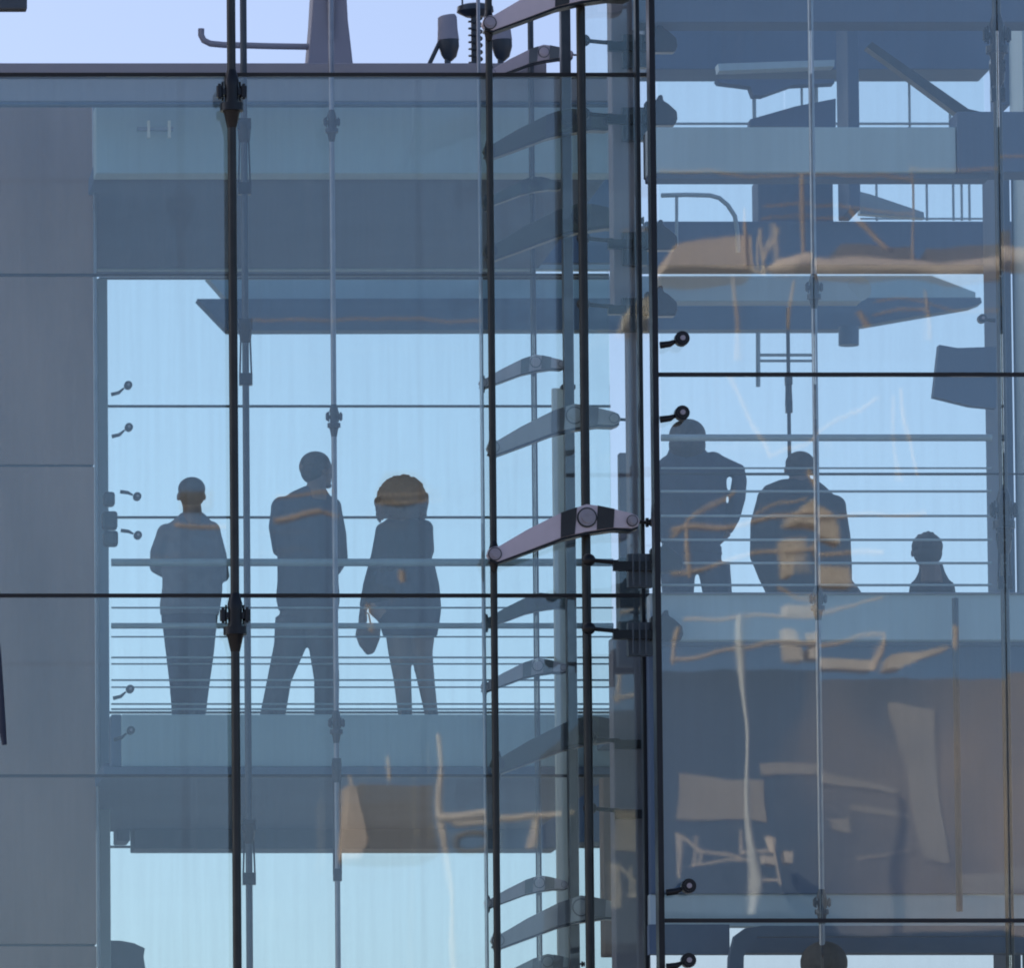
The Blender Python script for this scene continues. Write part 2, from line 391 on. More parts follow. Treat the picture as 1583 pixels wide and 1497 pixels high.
# ------------------------------------------------------------------ tension rods
def rod(px, py0, py1, Y, r, m, label, clamps=(), buckles=(), group='vertical steel rods carrying the glass', cs=1.0, cm='black_steel'):
    x = W(px, 748, Y).x
    z0, z1 = W(px, py1, Y).z, W(px, py0, Y).z
    root = empty('tension_rod', (x, Y, z0)); tag(root, label, 'steel rod', group)
    MB().tube([(x, Y, z0), (x, Y, z1)], r, 16).build('rod', m, root, smooth=True)
    for py in clamps:
        z = W(px, py, Y).z; k = cs
        mb = MB()
        mb.tube([(x, Y, z + .17*k), (x, Y, z + .10*k), (x, Y, z + .06*k), (x, Y, z - .05*k)], [r*1.05, r*1.7, .046*k, .046*k], 18)
        mb.tube([(x, Y, z - .05*k), (x, Y, z - .10*k)], .076*k, 22)
        mb.tube([(x, Y, z - .10*k), (x, Y, z - .12*k), (x, Y, z - .21*k)], [.058*k, .050*k, r*1.05], 18)
        for sx in (-1, 1):
            mb.tube([(x + sx*.078*k, Y - .01, z - .012*k), (x + sx*.078*k, Y - .01, z + .062*k)], .021*k, 12)
            mb.tube([(x + sx*.078*k, Y - .01, z - .025*k), (x + sx*.078*k, Y - .01, z + .078*k)], .010*k, 8)
            mb.tube([(x + sx*.056*k, Y + .02, z - .03*k), (x + sx*.056*k, Y + .02, z + .095*k)], .007*k, 8)
            mb.box(x + sx*.03*k, x + sx*.085*k, Y - .02*k, Y + .05*k, z + .005*k, z + .045*k)
        mb.build('clamp', cm, root, smooth=True)
    for (pa, pb) in buckles:
        za, zb = W(px, pa, Y).z, W(px, pb, Y).z
        mb = MB(); o = .034*cs + r*.3
        mb.tube([(x, Y, za), (x, Y, za - .10), (x, Y, za - .14)], [r*1.9, r*1.6, r*1.02], 14)
        mb.box(x - o*1.15, x + o*1.15, Y - .03, Y + .03, za - .05, za + .03)
        mb.box(x - o*1.1, x + o*1.1, Y - .025, Y + .025, zb - .05, zb + .035)
        for sx in (-1, 1):
            mb.tube([(x + sx*o*1.1, Y, za), (x + sx*o*.8, Y, za*.7 + zb*.3), (x + sx*o, Y, zb)], .0065, 8)
        mb.build('turnbuckle', cm, root, smooth=True)
    return root
rod(362, -300, 2000, -.14, .030, 'rod_steel', 'thickest dark steel rod with two black clamps, left of the man whose head is turned', clamps=(148, 958), cs=1.05)
rod(381, -300, 2000, 1.8, .024, 'inner_steel', 'blue grey rod right beside the thickest dark rod', buckles=((190, 290), (500, 585), (1275, 1358)))
rod(517, -300, 2000, 1.75, .019, 'light_rod', 'slim rod passing in front of the face of the middle man', clamps=(192, 648, 1122), buckles=((1180, 1352),), cs=.6, cm='inner_steel')
rod(762, -300, 2000, -.16, .024, 'rod_steel', 'dark rod holding the left ends of the large bracket arms')
rod(905, -300, 2000, -.12, .031, 'rod_steel', 'thick dark rod through the middle bolts of the large bracket arms')
rod(746, -300, 2000, 2.2, .014, 'light_rod', 'thin pale rod immediately left of the bracket arm ends')
rod(827, -300, 2000, 2.6, .021, 'inner_steel', 'blue grey rod through the middle bolts of the small bracket arms')
rod(875, -300, 2000, 2.9, .008, 'inner_steel', 'very thin cable left of the teal fin')
rod(1262, -300, 2000, -1.9, .019, 'light_rod', 'bright steel rod down the middle of the right hand glass', clamps=(448, 930, 1400), cs=.6, cm='inner_steel')
rod(1551, -300, 2000, -1.9, .029, 'rod_steel', 'thick rod near the right border with a long turnbuckle', clamps=(60, 795), buckles=((100, 145), (825, 900)), cs=.95)
rod(1221, 476, 735, 4.0, .014, 'inner_steel', 'short thin rod hanging above the broad backed man', buckles=((585, 628),), cs=.5, cm='inner_steel')
rod(1474, 925, 1410, -.95, .022, 'inner_steel', 'dark thin rod in place of a mirrored upright, below the small person', group=None)  # rod added where a dark reflection stands in the glass

# ------------------------------------------------------------------ bracket arms
def bracket(px, py, k, Y, label, group, mats=('cast_alloy', 'inlay', 'bolt_steel'), tip=True):
    """px,py: left pivot; k: size factor; outline given in photo pixels at factor 1"""
    c0 = W(px, py, Y); s = 230.0 / k
    def q(x, y): return (c0.x + x / s, c0.z - y / s)
    th = .11 * k
    root = empty('bracket_arm', (c0.x, Y, c0.z)); tag(root, label, 'bracket', group)
    arm = [(-11, 0), (-8, -9), (0, -12), (6, -12), (50, -38), (100, -63), (128, -73), (143, -78), (158, -76), (183, -71), (212, -64), (221, -60), (225, -52), (222, -43), (212, -40), (185, -41), (143, -35), (105, -26), (50, -5), (5, 12), (-5, 10)]
    MB().prism([q(*p) for p in arm], Y, Y + th).build('arm', mats[0], root, bevel=.004)
    low = [(-8, 11), (5, 15), (50, -1.5), (105, -22), (143, -31), (185, -37), (212, -36), (222, -40)]  # dark strip along the arm: underside shade put into the colour
    MB().prism([q(x, y) for x, y in low] + [q(x, y - 3.4) for x, y in reversed(low)], Y + .001, Y + th + .02).build('shade_strip', 'black_steel' if Y < 0 else 'inner_steel', root)
    for poly in ([(103, -64.7), (128, -73.2), (124, -31), (102, -25.6)], [(160, -76), (186, -70.6), (184, -41.3), (158, -38)]):
        MB().prism([q(*p) for p in poly], Y - .004, Y + th + .004).build('inlay', mats[1], root)
    for bx, by, br in ((143, -57, 14), (0, 0, 9.5), (213, -52, 8)):
        a = q(bx, by); mb = MB()
        MB().tube([(a[0], Y - .012 * k, a[1]), (a[0], Y + .002, a[1])], br * 1.12 / s, 24).build('washer', mats[1], root, smooth=True)
        mb.tube([(a[0], Y - .018 * k, a[1]), (a[0], Y + .002, a[1])], br * .95 / s, 24)
        mb.tube([(a[0], Y - .032 * k, a[1]), (a[0], Y, a[1])], br * .62 / s, 24)
        for sx in (-1, 1):
            mb.tube([(a[0] + sx * br * .35 / s, Y - .030 * k, a[1]), (a[0] + sx * br * .35 / s, Y, a[1])], br * .12 / s, 8)
        mb.build('bolt', mats[2], root, smooth=True)
    if tip:
        a = q(222, -52); b = q(245, -51); mb = MB()
        mb.tube([(a[0], Y + th/2, a[1]), (q(238, 0)[0], Y + th/2, b[1]), (b[0], Y + th/2, b[1])], [.012*k, .012*k, .03*k], 10)
        mb.tube([(q(236, 0)[0], Y + th/2, b[1]), (q(240, 0)[0], Y + th/2, b[1])], .032 * k, 12)
        mb.build('tie', 'black_steel', root, smooth=True)
    a = q(0, 0); mb = MB()
    mb.tube([(a[0], Y + th/2, a[1] + 22/s), (a[0], Y + th/2, a[1] + 8/s), (a[0], Y + th/2, a[1] - 8/s), (a[0], Y + th/2, a[1] - 26/s)], [.020*k, .036*k, .036*k, .020*k], 12)
    mb.build('sleeve', 'black_steel' if Y < 0 else 'inner_steel', root, smooth=True)
    return root
gA, gB, gC = 'large bracket arms outside the glass', 'bracket arms just behind the glass', 'small distant bracket arms'
bracket(765, 857, 1.0, -.30, 'bright pinkish bracket arm with dark inlays in the centre of the picture', gA)
bracket(757, 35, 1.0, -.30, 'pinkish bracket arm cut off by the top border', gA)
bracket(763, 692, .90, .9, 'teal tinted bracket arm just above the bright central one', gB, mats=('teal_alloy', 'soft_inlay', 'teal_alloy'))
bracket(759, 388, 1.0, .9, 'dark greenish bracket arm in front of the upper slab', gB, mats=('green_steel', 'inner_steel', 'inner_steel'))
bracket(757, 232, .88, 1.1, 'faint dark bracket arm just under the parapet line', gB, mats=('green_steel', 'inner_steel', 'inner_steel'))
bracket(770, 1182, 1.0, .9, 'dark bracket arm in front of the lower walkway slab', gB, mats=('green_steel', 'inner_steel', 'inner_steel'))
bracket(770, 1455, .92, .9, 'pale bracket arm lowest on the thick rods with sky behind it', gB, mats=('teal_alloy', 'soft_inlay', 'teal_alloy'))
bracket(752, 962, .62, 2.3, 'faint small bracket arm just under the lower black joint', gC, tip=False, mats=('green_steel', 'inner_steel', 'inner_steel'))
bracket(747, 592, .60, 2.3, 'small pale bracket arm against the sky over the woman', gC, mats=('cast_alloy', 'soft_inlay', 'cast_alloy'))
bracket(750, 1062, .60, 2.3, 'small pale bracket arm at the height of the peoples feet', gC, mats=('cast_alloy', 'soft_inlay', 'cast_alloy'))
bracket(760, 112, .60, 2.3, 'small pale bracket arm on the roof parapet line', gC, mats=('cast_alloy', 'soft_inlay', 'cast_alloy'))
bracket(755, 1397, .58, 2.3, 'small bracket arm below the walkway just over the lowest large arm', gC, mats=('cast_alloy', 'soft_inlay', 'cast_alloy'))
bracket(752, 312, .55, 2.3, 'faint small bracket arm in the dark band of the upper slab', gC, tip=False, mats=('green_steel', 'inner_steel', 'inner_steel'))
bracket(765, 1520, .60, 2.3, 'small pale bracket arm cut off by the bottom border', gC, mats=('teal_alloy', 'soft_inlay', 'teal_alloy'))

# ------------------------------------------------------------------ spider fittings along the corner
def spider(px, py, Y, label, dome=True):
    k = 1 / S(Y); c0 = W(px, py, Y); z = c0.z; x = c0.x
    root = empty('glass_fitting', (x, Y, z)); tag(root, label, 'glass fitting', 'black clamping fittings across the corner')
    mb = MB(); mb.ball((x, Y, z), 11*k, 8*k, 10*k); mb.build('knob', 'black_steel', root, smooth=True)
    mb = MB(); mb.tube([(x, Y, z), (x + 30*k, Y, z - 3*k), (x + 46*k, Y, z - 4*k)], [3.4*k, 3.2*k, 4*k], 10)
    mb.box(x + 38*k, x + 104*k, Y - .03, Y + .03, z - 17*k, z - 3*k)
    mb.build('arm', 'black_steel', root, smooth=True)
    if dome:
        mb = MB()
        mb.prism([(x + a*k, z + b*k) for a, b in ((96, -20), (142, -20), (146, -10), (145, 2), (132, 14), (124, 19), (123, 28), (117, 28), (114, 20), (96, 18))], Y - .04, Y + .06)
        mb.build('cover', 'black_steel', root, bevel=.01)
        mb = MB()
        mb.box(x + 62*k, x + 100*k, Y + .01, Y + .09, z - 42*k, z + 10*k)
        for a in (68, 78, 88): mb.tube([(x + a*k, Y - .035, z - 40*k), (x + a*k, Y - .035, z + 8*k)], 1.6*k, 8)
        mb.build('bolt_box', 'inner_steel', root)
    return root
for py, lab in ((62, 'topmost black fitting reaching across the corner'), (175, 'second black fitting from the top, under the upper black joint'), (368, 'third black fitting from the top on the wide hanging column'),
                (470, 'black fitting at the foot of the hanging column'), (866, 'black fitting just below the bright central bracket arm'), (972, 'black fitting on the head of the lower wide column')):
    spider(902 if py < 500 else 910, py, .35 if py < 500 else -.95, lab)
spider(912, 1142, .35, 'short black fitting at the right of the dark bracket arm over the lower slab', dome=False)
spider(912, 1250, .35, 'lowest short black fitting on the thick rod', dome=False)

# round fittings with an arm (right of the corner, and small ones by the concrete wall)
def eye(px, py, Y, k0, side, label, grp, ax=-34, ay=10, m='black_steel'):
    k = k0 / S(Y); c0 = W(px, py, Y); x, z = c0.x, c0.z
    root = empty('round_fitting', (x, Y, z)); tag(root, label, 'glass fitting', grp)
    mb = MB(); mb.tube([(x, Y - .03, z), (x, Y + .03, z)], 11.5*k, 24); mb.tube([(x, Y - .045, z), (x, Y, z)], 8*k, 20)
    mb.build('disc', m, root, smooth=True)
    mb = MB(); mb.tube([(x, Y - .055, z), (x, Y - .04, z)], 4*k, 16); mb.build('screw', 'bolt_steel', root, smooth=True)
    mb = MB(); ex, ez = x + ax*k, z - ay*k
    mb.tube([(x + .25*ax*k, Y, z - .3*ay*k), (x + .55*ax*k, Y, z - .8*ay*k), (ex, Y, ez)], [2.5*k, 5*k, 5.5*k], 10)
    mb.build('arm', m, root, smooth=True)
    return root
for py, lab in ((524, 'upper black round fitting beside the corner over the right people'), (639, 'black round fitting touching the head of the man with hand on hip'),
                (1371, 'black round fitting above the lowest right joint'), (1486, 'lowest black round fitting at the bottom of the corner')):
    eye(1054 if py < 1000 else 1064, py, -2.42, 1.0, 1, lab, 'round fittings right of the black corner')
for px, py, lab in ((198, 596, 'topmost small round fitting sticking out by the concrete wall'), (199, 661, 'second small round fitting beside the concrete wall'),
                    (212, 768, 'small round fitting level with the head of the left man'), (213, 828, 'small round fitting level with the shoulder of the left man'),
                    (201, 1066, 'small round fitting near the feet of the left man'), (202, 1130, 'lowest small round fitting in front of the walkway slab')):
    up = py in (768, 828)
    eye(px, py, 2.2, .55, 1, lab, 'small round fittings by the concrete wall', ax=-48, ay=(-14 if up else 26), m='inner_steel')
sb = MB()
for x0, y0, x1, y1 in ((160, 760, 178, 782), (158, 790, 182, 818), (160, 820, 183, 844)): sb.pbox(x0, y0, x1, y1, 2.3, .1)
tag(sb.build('junction_box', 'inner_steel', bevel=.02), 'dark junction boxes on the teal post beside the left man', 'junction box')

eye(1518, 493, 2.4, .6, 1, 'tiny round fitting beside the right pier above the skewed panel', None, ax=34, ay=4, m='inner_steel')
cl_ = empty('ceiling_lamp', W(232, 200, 2.95)); tag(cl_, 'faint small lamp fixture on the upper slab left of the thickest rod', 'lamp')
mb = MB(); mb.pbox(212, 196, 268, 201, 2.95, .05); mb.build('bar', 'light_rod', cl_)
mb = MB()
for x in (230, 262): mb.pbox(x - 2, 186, x + 2, 212, 2.93, .04)
mb.build('clip', 'white_paint', cl_)
tag(MB().tube([W(x, y, -.5) for x, y in ((-14, 900), (-2, 1010), (2, 1080), (4, 1130), (7, 1152))], [.012, .016, .02, .024, .016], 12).build('dark_strap', 'cloth_navy', smooth=True), 'dark blue strap end hanging at the left border', 'strap')
# ------------------------------------------------------------------ railings
def hbars(name, Y, x0, x1, bars, label, m='rail_steel', posts=()):
    base = W((x0 + x1) / 2, max(b[0] for b in bars), Y)
    root = empty(name, base); tag(root, label, 'railing')
    for py, hpx in bars:
        z = W(600, py, Y).z; xa, xb = W(x0, py, Y).x, W(x1, py, Y).x
        MB().tube([(xa, Y, z), (xb, Y, z)], hpx / 2 / S(Y), 10).build('rail', m, root, smooth=True)
    for px, pa, pb, wpx in posts:
        x = W(px, 748, Y).x
        MB().tube([(x, Y + .03, W(px, pb, Y).z), (x, Y + .03, W(px, pa, Y).z)], wpx / 2 / S(Y), 8).build('post', m, root, smooth=True)
    return root
hbars('railing', 3.16, 172, 948, [(870, 12), (968, 9), (940, 3), (985, 2.6), (1017, 3), (1027, 2.6), (1052, 3), (1063, 2.6), (1089, 3), (1097, 3.2)],
      'railing of many thin horizontal rails in front of the three people on the left')
hbars('railing', -.74, 1022, 1533, [(677, 11), (724, 3), (760, 4), (798, 4), (835, 4), (871, 4), (905, 4)],
      'railing of horizontal rails in front of the three people on the right')
hbars('wire', -1.1, 1016, 1700, [(733, 3.4)], 'thin dark wire crossing the right glass at shoulder height of the hand on hip man', m='joint_rubber')
hbars('railing', 6.9, 1022, 1531, [(191, 4)], 'single low rail just above the upper right floor beam', posts=((1174, 130, 196, 6), (1270, 126, 196, 7), (1248, 126, 196, 4), (1334, 126, 196, 4), (1415, 126, 196, 4), (1478, 150, 196, 5)))
hbars('railing', 6.9, 1330, 1531, [(338, 3)], 'row of upright balusters under the upper right floor beam', posts=((1362, 276, 340, 4), (1419, 276, 340, 4), (1440, 276, 340, 4), (1481, 276, 340, 4), (1494, 276, 340, 4), (1506, 276, 340, 4)))
hr = empty('bent_handrail', W(1080, 340, 4)); tag(hr, 'bent tubular handrail curving down at its right end in the upper right glass', 'handrail')
MB().tube([W(x, y, 4.6) for x, y in ((1022, 302), (1060, 301), (1098, 302), (1112, 306), (1125, 317), (1136, 334), (1140, 360), (1141, 390))], 3.6 / S(4.6), 10).build('rail', 'rail_steel', hr, smooth=True)
MB().tube([W(1046, 302, 4.6), W(1046, 380, 4.6)], 2.5 / S(4.6), 8).build('post', 'rail_steel', hr, smooth=True)
tag(MB().pprism([(1329, 296), (1345, 300), (1428, 328), (1429, 337), (1415, 336), (1329, 330)], 5.9, .1).build('stair_stringer', 'rail_steel'), 'dark wedge of a stair beside the square column at upper right', 'stair')
tf = MB()
for a, b, r in (((1172, 515), (1172, 598), 3.5), ((1172, 549), (1262, 549), 2.5), ((1172, 558), (1262, 558), 2.2)): tf.tube([W(*a, 6), W(*b, 6)], r / S(6), 8)
tag(tf.build('hanging_bracket', 'rail_steel', smooth=True), 'thin steel bracket frame hanging below the canopy in the right glass', 'bracket')
tag(MB().tube([W(1312, 505, 9.6), W(1312, 534, 9.6)], 16 / S(9.6), 18).build('canopy_drum', 'beam_paint', smooth=True), 'short dark drum under the right part of the canopy', 'drum')

# ------------------------------------------------------------------ roof equipment
rm = empty('mast_pedestal', W(512, 97, 5)); tag(rm, 'grey tapered pedestal standing on the roof parapet', 'pedestal')
MB().pprism([(476, 100), (482, 30), (487, -60), (533, -60), (538, 30), (546, 100)], 5.2, .3).build('body', 'parapet_metal', rm, bevel=.01)
MB().pprism([(500, -60), (524, -60), (515, 60), (512, 60)], 5.17, .02).build('front_rib', 'column_paint', rm)
tag(MB().tube([W(x, y, 5.3) for x, y in ((482, 72), (420, 71), (345, 69), (325, 67), (315, 62), (311, 54), (311, 44))], 5 / S(5.3), 12).build('bent_pipe', 'parapet_metal', smooth=True), 'bent pipe with upturned end left of the grey pedestal', 'pipe')
def floodlight(px, top, Y, label):
    root = empty('roof_lamp', W(px, 100, Y)); tag(root, label, 'roof lamp', 'drum shaped roof lamps')
    s = S(Y); p = lambda x, y: W(px + x, y, Y)
    MB().tube([p(-1, top), p(-.5, top + 3), p(0, top + 20), p(1, top + 38)], [13/s, 15/s, 15.5/s, 17/s], 22).build('shade', 'parapet_metal', root, smooth=True)
    MB().tube([p(1, top + 38), p(2, top + 48), p(2, top + 62), p(0, top + 68)], [16.5/s, 16/s, 12/s, 7/s], 20).build('housing', 'inner_steel', root, smooth=True)
    mb = MB(); mb.tube([p(0, top + 62), p(0, 112)], 5 / s, 12)
    if px < 740: mb.tube([p(-12, top + 40), p(-28, 98)], 3.5 / s, 10)
    mb.build('stem', 'inner_steel', root, smooth=True)
floodlight(692, 24, 5.0, 'drum shaped roof lamp standing free left of the coiled mast')
floodlight(774, 24, 5.2, 'drum shaped roof lamp half hidden by the top bracket arm')
cm_ = empty('coiled_mast', W(735, 100, 5.6)); tag(cm_, 'short mast with disc top and coil beside the first dark bracket rod', 'mast')
s5 = S(5.6); bx = W(735, 60, 5.6)
MB().tube([(bx.x, 5.6, W(735, 112, 5.6).z), (bx.x, 5.6, W(735, 12, 5.6).z)], 7 / s5, 14).build('pole', 'inner_steel', cm_, smooth=True)
zt = W(735, 16, 5.6).z
MB().tube([(bx.x, 5.6, zt - 9/s5), (bx.x, 5.6, zt - 2/s5), (bx.x, 5.6, zt + 6/s5), (bx.x, 5.6, zt + 9/s5)], [16/s5, 29/s5, 28/s5, 20/s5], 26).build('disc', 'inner_steel', cm_, smooth=True)
cl = []
for i in range(15 * 7):
    t = i / 15 * 2 * math.pi
    cl.append((bx.x + 10/s5 * math.cos(t), 5.6 + 10/s5 * math.sin(t), zt - 12/s5 - i / (15*7) * 76/s5))
MB().tube(cl, 1.8 / s5, 6).build('coil', 'inner_steel', cm_, smooth=True)
for a in (-20, 20): MB().tube([(bx.x + a/s5, 5.6, zt), (bx.x + a/s5, 5.6, zt + 18/s5)], 1.4/s5, 6).build('spike', 'inner_steel', cm_)
tag(MB().pbox(-60, -60, 42, 14, -.5, .1).build('hanging_sign', 'inner_steel', bevel=.01), 'dark corner of a panel at the top left border', 'panel')

# ------------------------------------------------------------------ people
def hand(mb, wr, d, up, side, s=1.0, curl=.5):
    """wr wrist, d pointing direction, up back-of-hand normal, side thumb side vector"""
    wr = Vector(wr); d = Vector(d).normalized(); up = Vector(up).normalized(); side = Vector(side).normalized()
    up = (up - d * up.dot(d)).normalized(); side = up.cross(d).normalized() * (1 if up.cross(d).dot(side) > 0 else -1)
    mb.tube([wr - d*.01, wr + d*.03*s, wr + d*.07*s, wr + d*.095*s], [.024*s, .030*s, .033*s, .026*s], 12)
    for i, (o, L) in enumerate(((.028, .072), (.010, .082), (-.009, .076), (-.027, .058))):
        b = wr + d*.085*s + side*o*s; p = [b]; dd = d.copy()
        for j, fr in enumerate((.45, .30, .25)):
            dd = (dd - up * curl * (.5 + .3*j)).normalized(); p.append(p[-1] + dd * L * fr * s)
        mb.tube(p, [.0105*s, .0098*s, .009*s, .0075*s], 8)
    b = wr + d*.025*s + side*.026*s
    p1 = b + (side*.8 + d*.6 - up*.3).normalized()*.036*s; p2 = p1 + (side*.15 + d - up*.4).normalized()*.03*s
    mb.tube([b, p1, p2], [.013*s, .0115*s, .009*s], 8)

def head(mb, c, hw, hh, yaw, pitch=0):
    """skull, jaw, nose, brow, lips, ears. yaw 0 faces +Y (away from camera); positive turns towards +X"""
    M = Matrix.Rotation(-yaw, 3, 'Z') @ Matrix.Rotation(pitch, 3, 'X'); c = Vector(c); P = lambda x, y, z: c + M @ Vector((x*hw, y*hw, z*hh))
    mb.ball(c + M @ Vector((0, -.12*hw, .18*hh)), hw*.97, hw*1.18, hh*.80, 18, 12, M)
    mb.ball(c + M @ Vector((0, .15*hw, -.30*hh)), hw*.76, hw*.92, hh*.66, 16, 10, M)
    mb.ball(P(0, .90, -.78), hw*.30, hw*.25, hh*.16)                        # chin
    mb.tube([P(0, 1.02, .12), P(0, 1.22, -.12), P(0, 1.40, -.26), P(0, 1.1, -.32)], [hw*.08, hw*.12, hw*.16, hw*.12], 8)   # nose
    mb.tube([P(-.5, .95, .2), P(0, 1.10, .22), P(.5, .95, .2)], [hw*.10, hw*.12, hw*.10], 8)   # brow
    mb.tube([P(-.26, 1.02, -.50), P(0, 1.12, -.49), P(.26, 1.02, -.50)], [hw*.05, hw*.09, hw*.05], 8)  # lips
    mb.tube([P(-.22, 1.00, -.58), P(0, 1.10, -.58), P(.22, 1.00, -.58)], [hw*.05, hw*.08, hw*.05], 8)
    for sx in (-1, 1):
        mb.ball(P(sx*1.0, -.05, -.08), hw*.12, hw*.26, hh*.25, 10, 7, M)
        mb.ball(P(sx*.38, .96, .05), hw*.15, hw*.12, hh*.08, 10, 7, M)

def rings(mb, R_, n=20):
    """R_: list of (cx, cy, z, rx, ry) horizontal ellipses"""
    mb.ring_tube([[Vector((cx + rx*math.cos(2*math.pi*j/n), cy + ry*math.sin(2*math.pi*j/n), z)) for j in range(n)] for cx, cy, z, rx, ry in R_])

def person(label, feet_px, Y, top, legs, torso, arms, headd, hair, group, hands, cloth, trouser, skirt=None, extra=None, necks=None, hairmat='hair_dark'):
    """all figures traced as (px, py[, dy]) at depth Y; radii in px"""
    s = S(Y); fx, fy = feet_px
    f0 = W(fx, fy, Y); root = empty('person', f0); tag(root, label, 'person', group)
    def Q(x, y, dy=0): p = W(x, y, Y); return Vector((p.x, Y + dy, p.z))
    body = MB(); coat = MB(); tr = MB(); shoes = MB()
    # head and neck
    hx, hy, hw, hh, yaw, pit = headd
    hd = MB(); head(body, Q(hx, hy, .02), hw/s, hh/s, yaw, pit)
    nx, ny, nr = necks
    body.tube([Q(hx, hy + hh*.35, -.01), Q(nx, ny, -.03), Q(nx, ny + 22, -.04)], [nr*.95/s, nr/s, nr*1.2/s], 14)
    # torso: (y, xl, xr, depth px)
    tr_r = [(Q((a+b)/2, y).x, Y + (0 if len(r) == 0 else r[0])/s, Q((a+b)/2, y).z, (b-a)/2/s, d/s) for y, a, b, d, *r in torso]
    rings(coat, tr_r); rings(body, [(x, y_, z, rx*.86, ry*.84) for x, y_, z, rx, ry in tr_r])
    for arm in arms:
        pts = [Q(*p[:3]) for p in arm]; rr = [p[3]/s for p in arm]
        body.tube(pts, [r*.74 for r in rr], 12); coat.tube(pts[:-1] + [pts[-2].lerp(pts[-1], .85)], rr, 14)
        coat.ball(pts[0], rr[0]*1.05)
    for leg in legs:
        pts = [Q(*p[:3]) for p in leg]; rr = [p[3]/s for p in leg]
        body.tube(pts, [r*.75 for r in rr], 12); tr.tube(pts, rr, 14)
        e = pts[-1]
        shoes.ball(e + Vector((0, .05, .02)), .05, .13, .045, 12, 8); shoes.ball(e + Vector((0, .13, 0.01)), .048, .07, .035, 12, 8)
        shoes.ball(e + Vector((0, -.05, .03)), .04, .05, .05, 10, 7)
    for (wx, wy, wd, d, up, side) in hands: hand(body, Q(wx, wy, wd), d, up, side, 1.0)
    # hips
    if legs:
        y, a, b, d = torso[-1][:4]
        hip = [(Q((a+b)/2, y-14).x, Y, Q(0, y-14).z, (b-a)/2/s*.97, d/s*.95), (Q((a+b)/2, y+12).x, Y, Q(0, y+12).z, (b-a)/2/s*.95, d/s*.95)]
        tx = [Q(*l[0][:3]) for l in legs]
        hip.append(((tx[0].x + tx[-1].x)/2, Y, Q(0, legs[0][0][1] + 14).z, abs(tx[-1].x - tx[0].x)/2 + legs[0][0][3]/s*.8, d/s*.8))
        rings(tr, hip); rings(body, [(x, y_, z, rx*.85, ry*.85) for x, y_, z, rx, ry in hip])
    body.build('body', 'skin', root, voxel=.008, relax=3)
    coat.build('jacket', cloth, root, voxel=.012, relax=5)
    if legs: tr.build('trousers', trouser, root, voxel=.012, relax=5); shoes.build('shoe', 'cloth_black', root, voxel=.008)
    if hair:
        hb = MB()
        for p in hair:      # (px, py, dy, rx, ry, rz)
            hb.ball(Q(p[0], p[1], p[2]), p[3]/s, p[4]/s, p[5]/s, 18, 12)
        if extra: extra(hb, Q, s)
        hb.build('hair', hairmat, root, voxel=.007, relax=1)
    if skirt: skirt(root, Q, s)
    return root

GL, GR = 'people standing on the left walkway', 'people behind the right glass'
# 1 man from behind, feet together, forearms forward
person('man in a dark shirt seen from behind, standing alone leftmost with legs together', (290, 1122), 3.55, 738,
       legs=[[(275, 960, 0, 25), (277, 1010, 0, 21), (279, 1060, 0, 17), (281, 1116, 0, 15)], [(311, 960, 0, 25), (309, 1010, 0, 22), (305, 1060, 0, 19), (300, 1116, 0, 17)]],
       torso=[(792, 281, 313, 14), (800, 272, 322, 18), (812, 258, 330, 24), (826, 248, 335, 26), (850, 250, 338, 27), (880, 250, 341, 26), (910, 250, 345, 27), (935, 246, 342, 28), (952, 247, 339, 26)],
       arms=[[(258, 826, 0, 16), (246, 856, 0, 15), (243, 876, .03, 12), (262, 880, .28, 9)], [(325, 822, 0, 16), (336, 860, 0, 15), (344, 890, .03, 12), (330, 890, .28, 9)]],
       headd=(296, 766, 20.5, 26, 0.05, 0), necks=(297, 794, 15),
       hair=[(296, 757, -.02, 21.5, 23, 19), (296, 766, -.04, 20.5, 19, 21)], group=GL,
       hands=[(264, 880, .27, (.5, 1, 0), (0, 0, 1), (1, 0, 0)), (328, 890, .27, (-.5, 1, 0), (0, 0, 1), (-1, 0, 0))], cloth='cloth_shirt', trouser='cloth_navy')
# 2 man striding, head turned right
person('tallest man, mid stride with his head turned to the right', (460, 1122), 3.6, 698,
       legs=[[(452, 955, 0, 27), (448, 1000, .02, 25), (432, 1050, .0, 19), (418, 1118, -.1, 20)], [(492, 955, 0, 27), (500, 1000, 0, 23), (505, 1050, 0, 20), (506, 1118, .05, 19)]],
       torso=[(752, 470, 502, 15), (762, 448, 508, 20), (775, 432, 516, 25), (800, 424, 522, 28), (830, 425, 524, 28), (860, 428, 524, 27), (900, 428, 524, 27), (925, 426, 526, 28), (945, 430, 524, 27)],
       arms=[[(436, 785, 0, 17), (429, 815, .02, 14), (434, 848, .08, 12), (462, 862, .28, 9)], [(512, 785, 0, 16), (522, 825, .05, 15), (528, 862, .12, 13), (520, 880, .25, 10)]],
       headd=(490, 727, 23, 29, 1.05, 0), necks=(488, 755, 15),
       hair=[(487, 718, -.01, 24, 25, 20), (482, 730, -.02, 18, 22, 19)], group=GL,
       hands=[(462, 862, .26, (.6, 1, -.1), (0, 0, 1), (1, 0, 0)), (520, 878, .24, (.1, .5, -.8), (1, 0, .3), (0, 1, 0))], cloth='cloth_navy', trouser='cloth_grey')
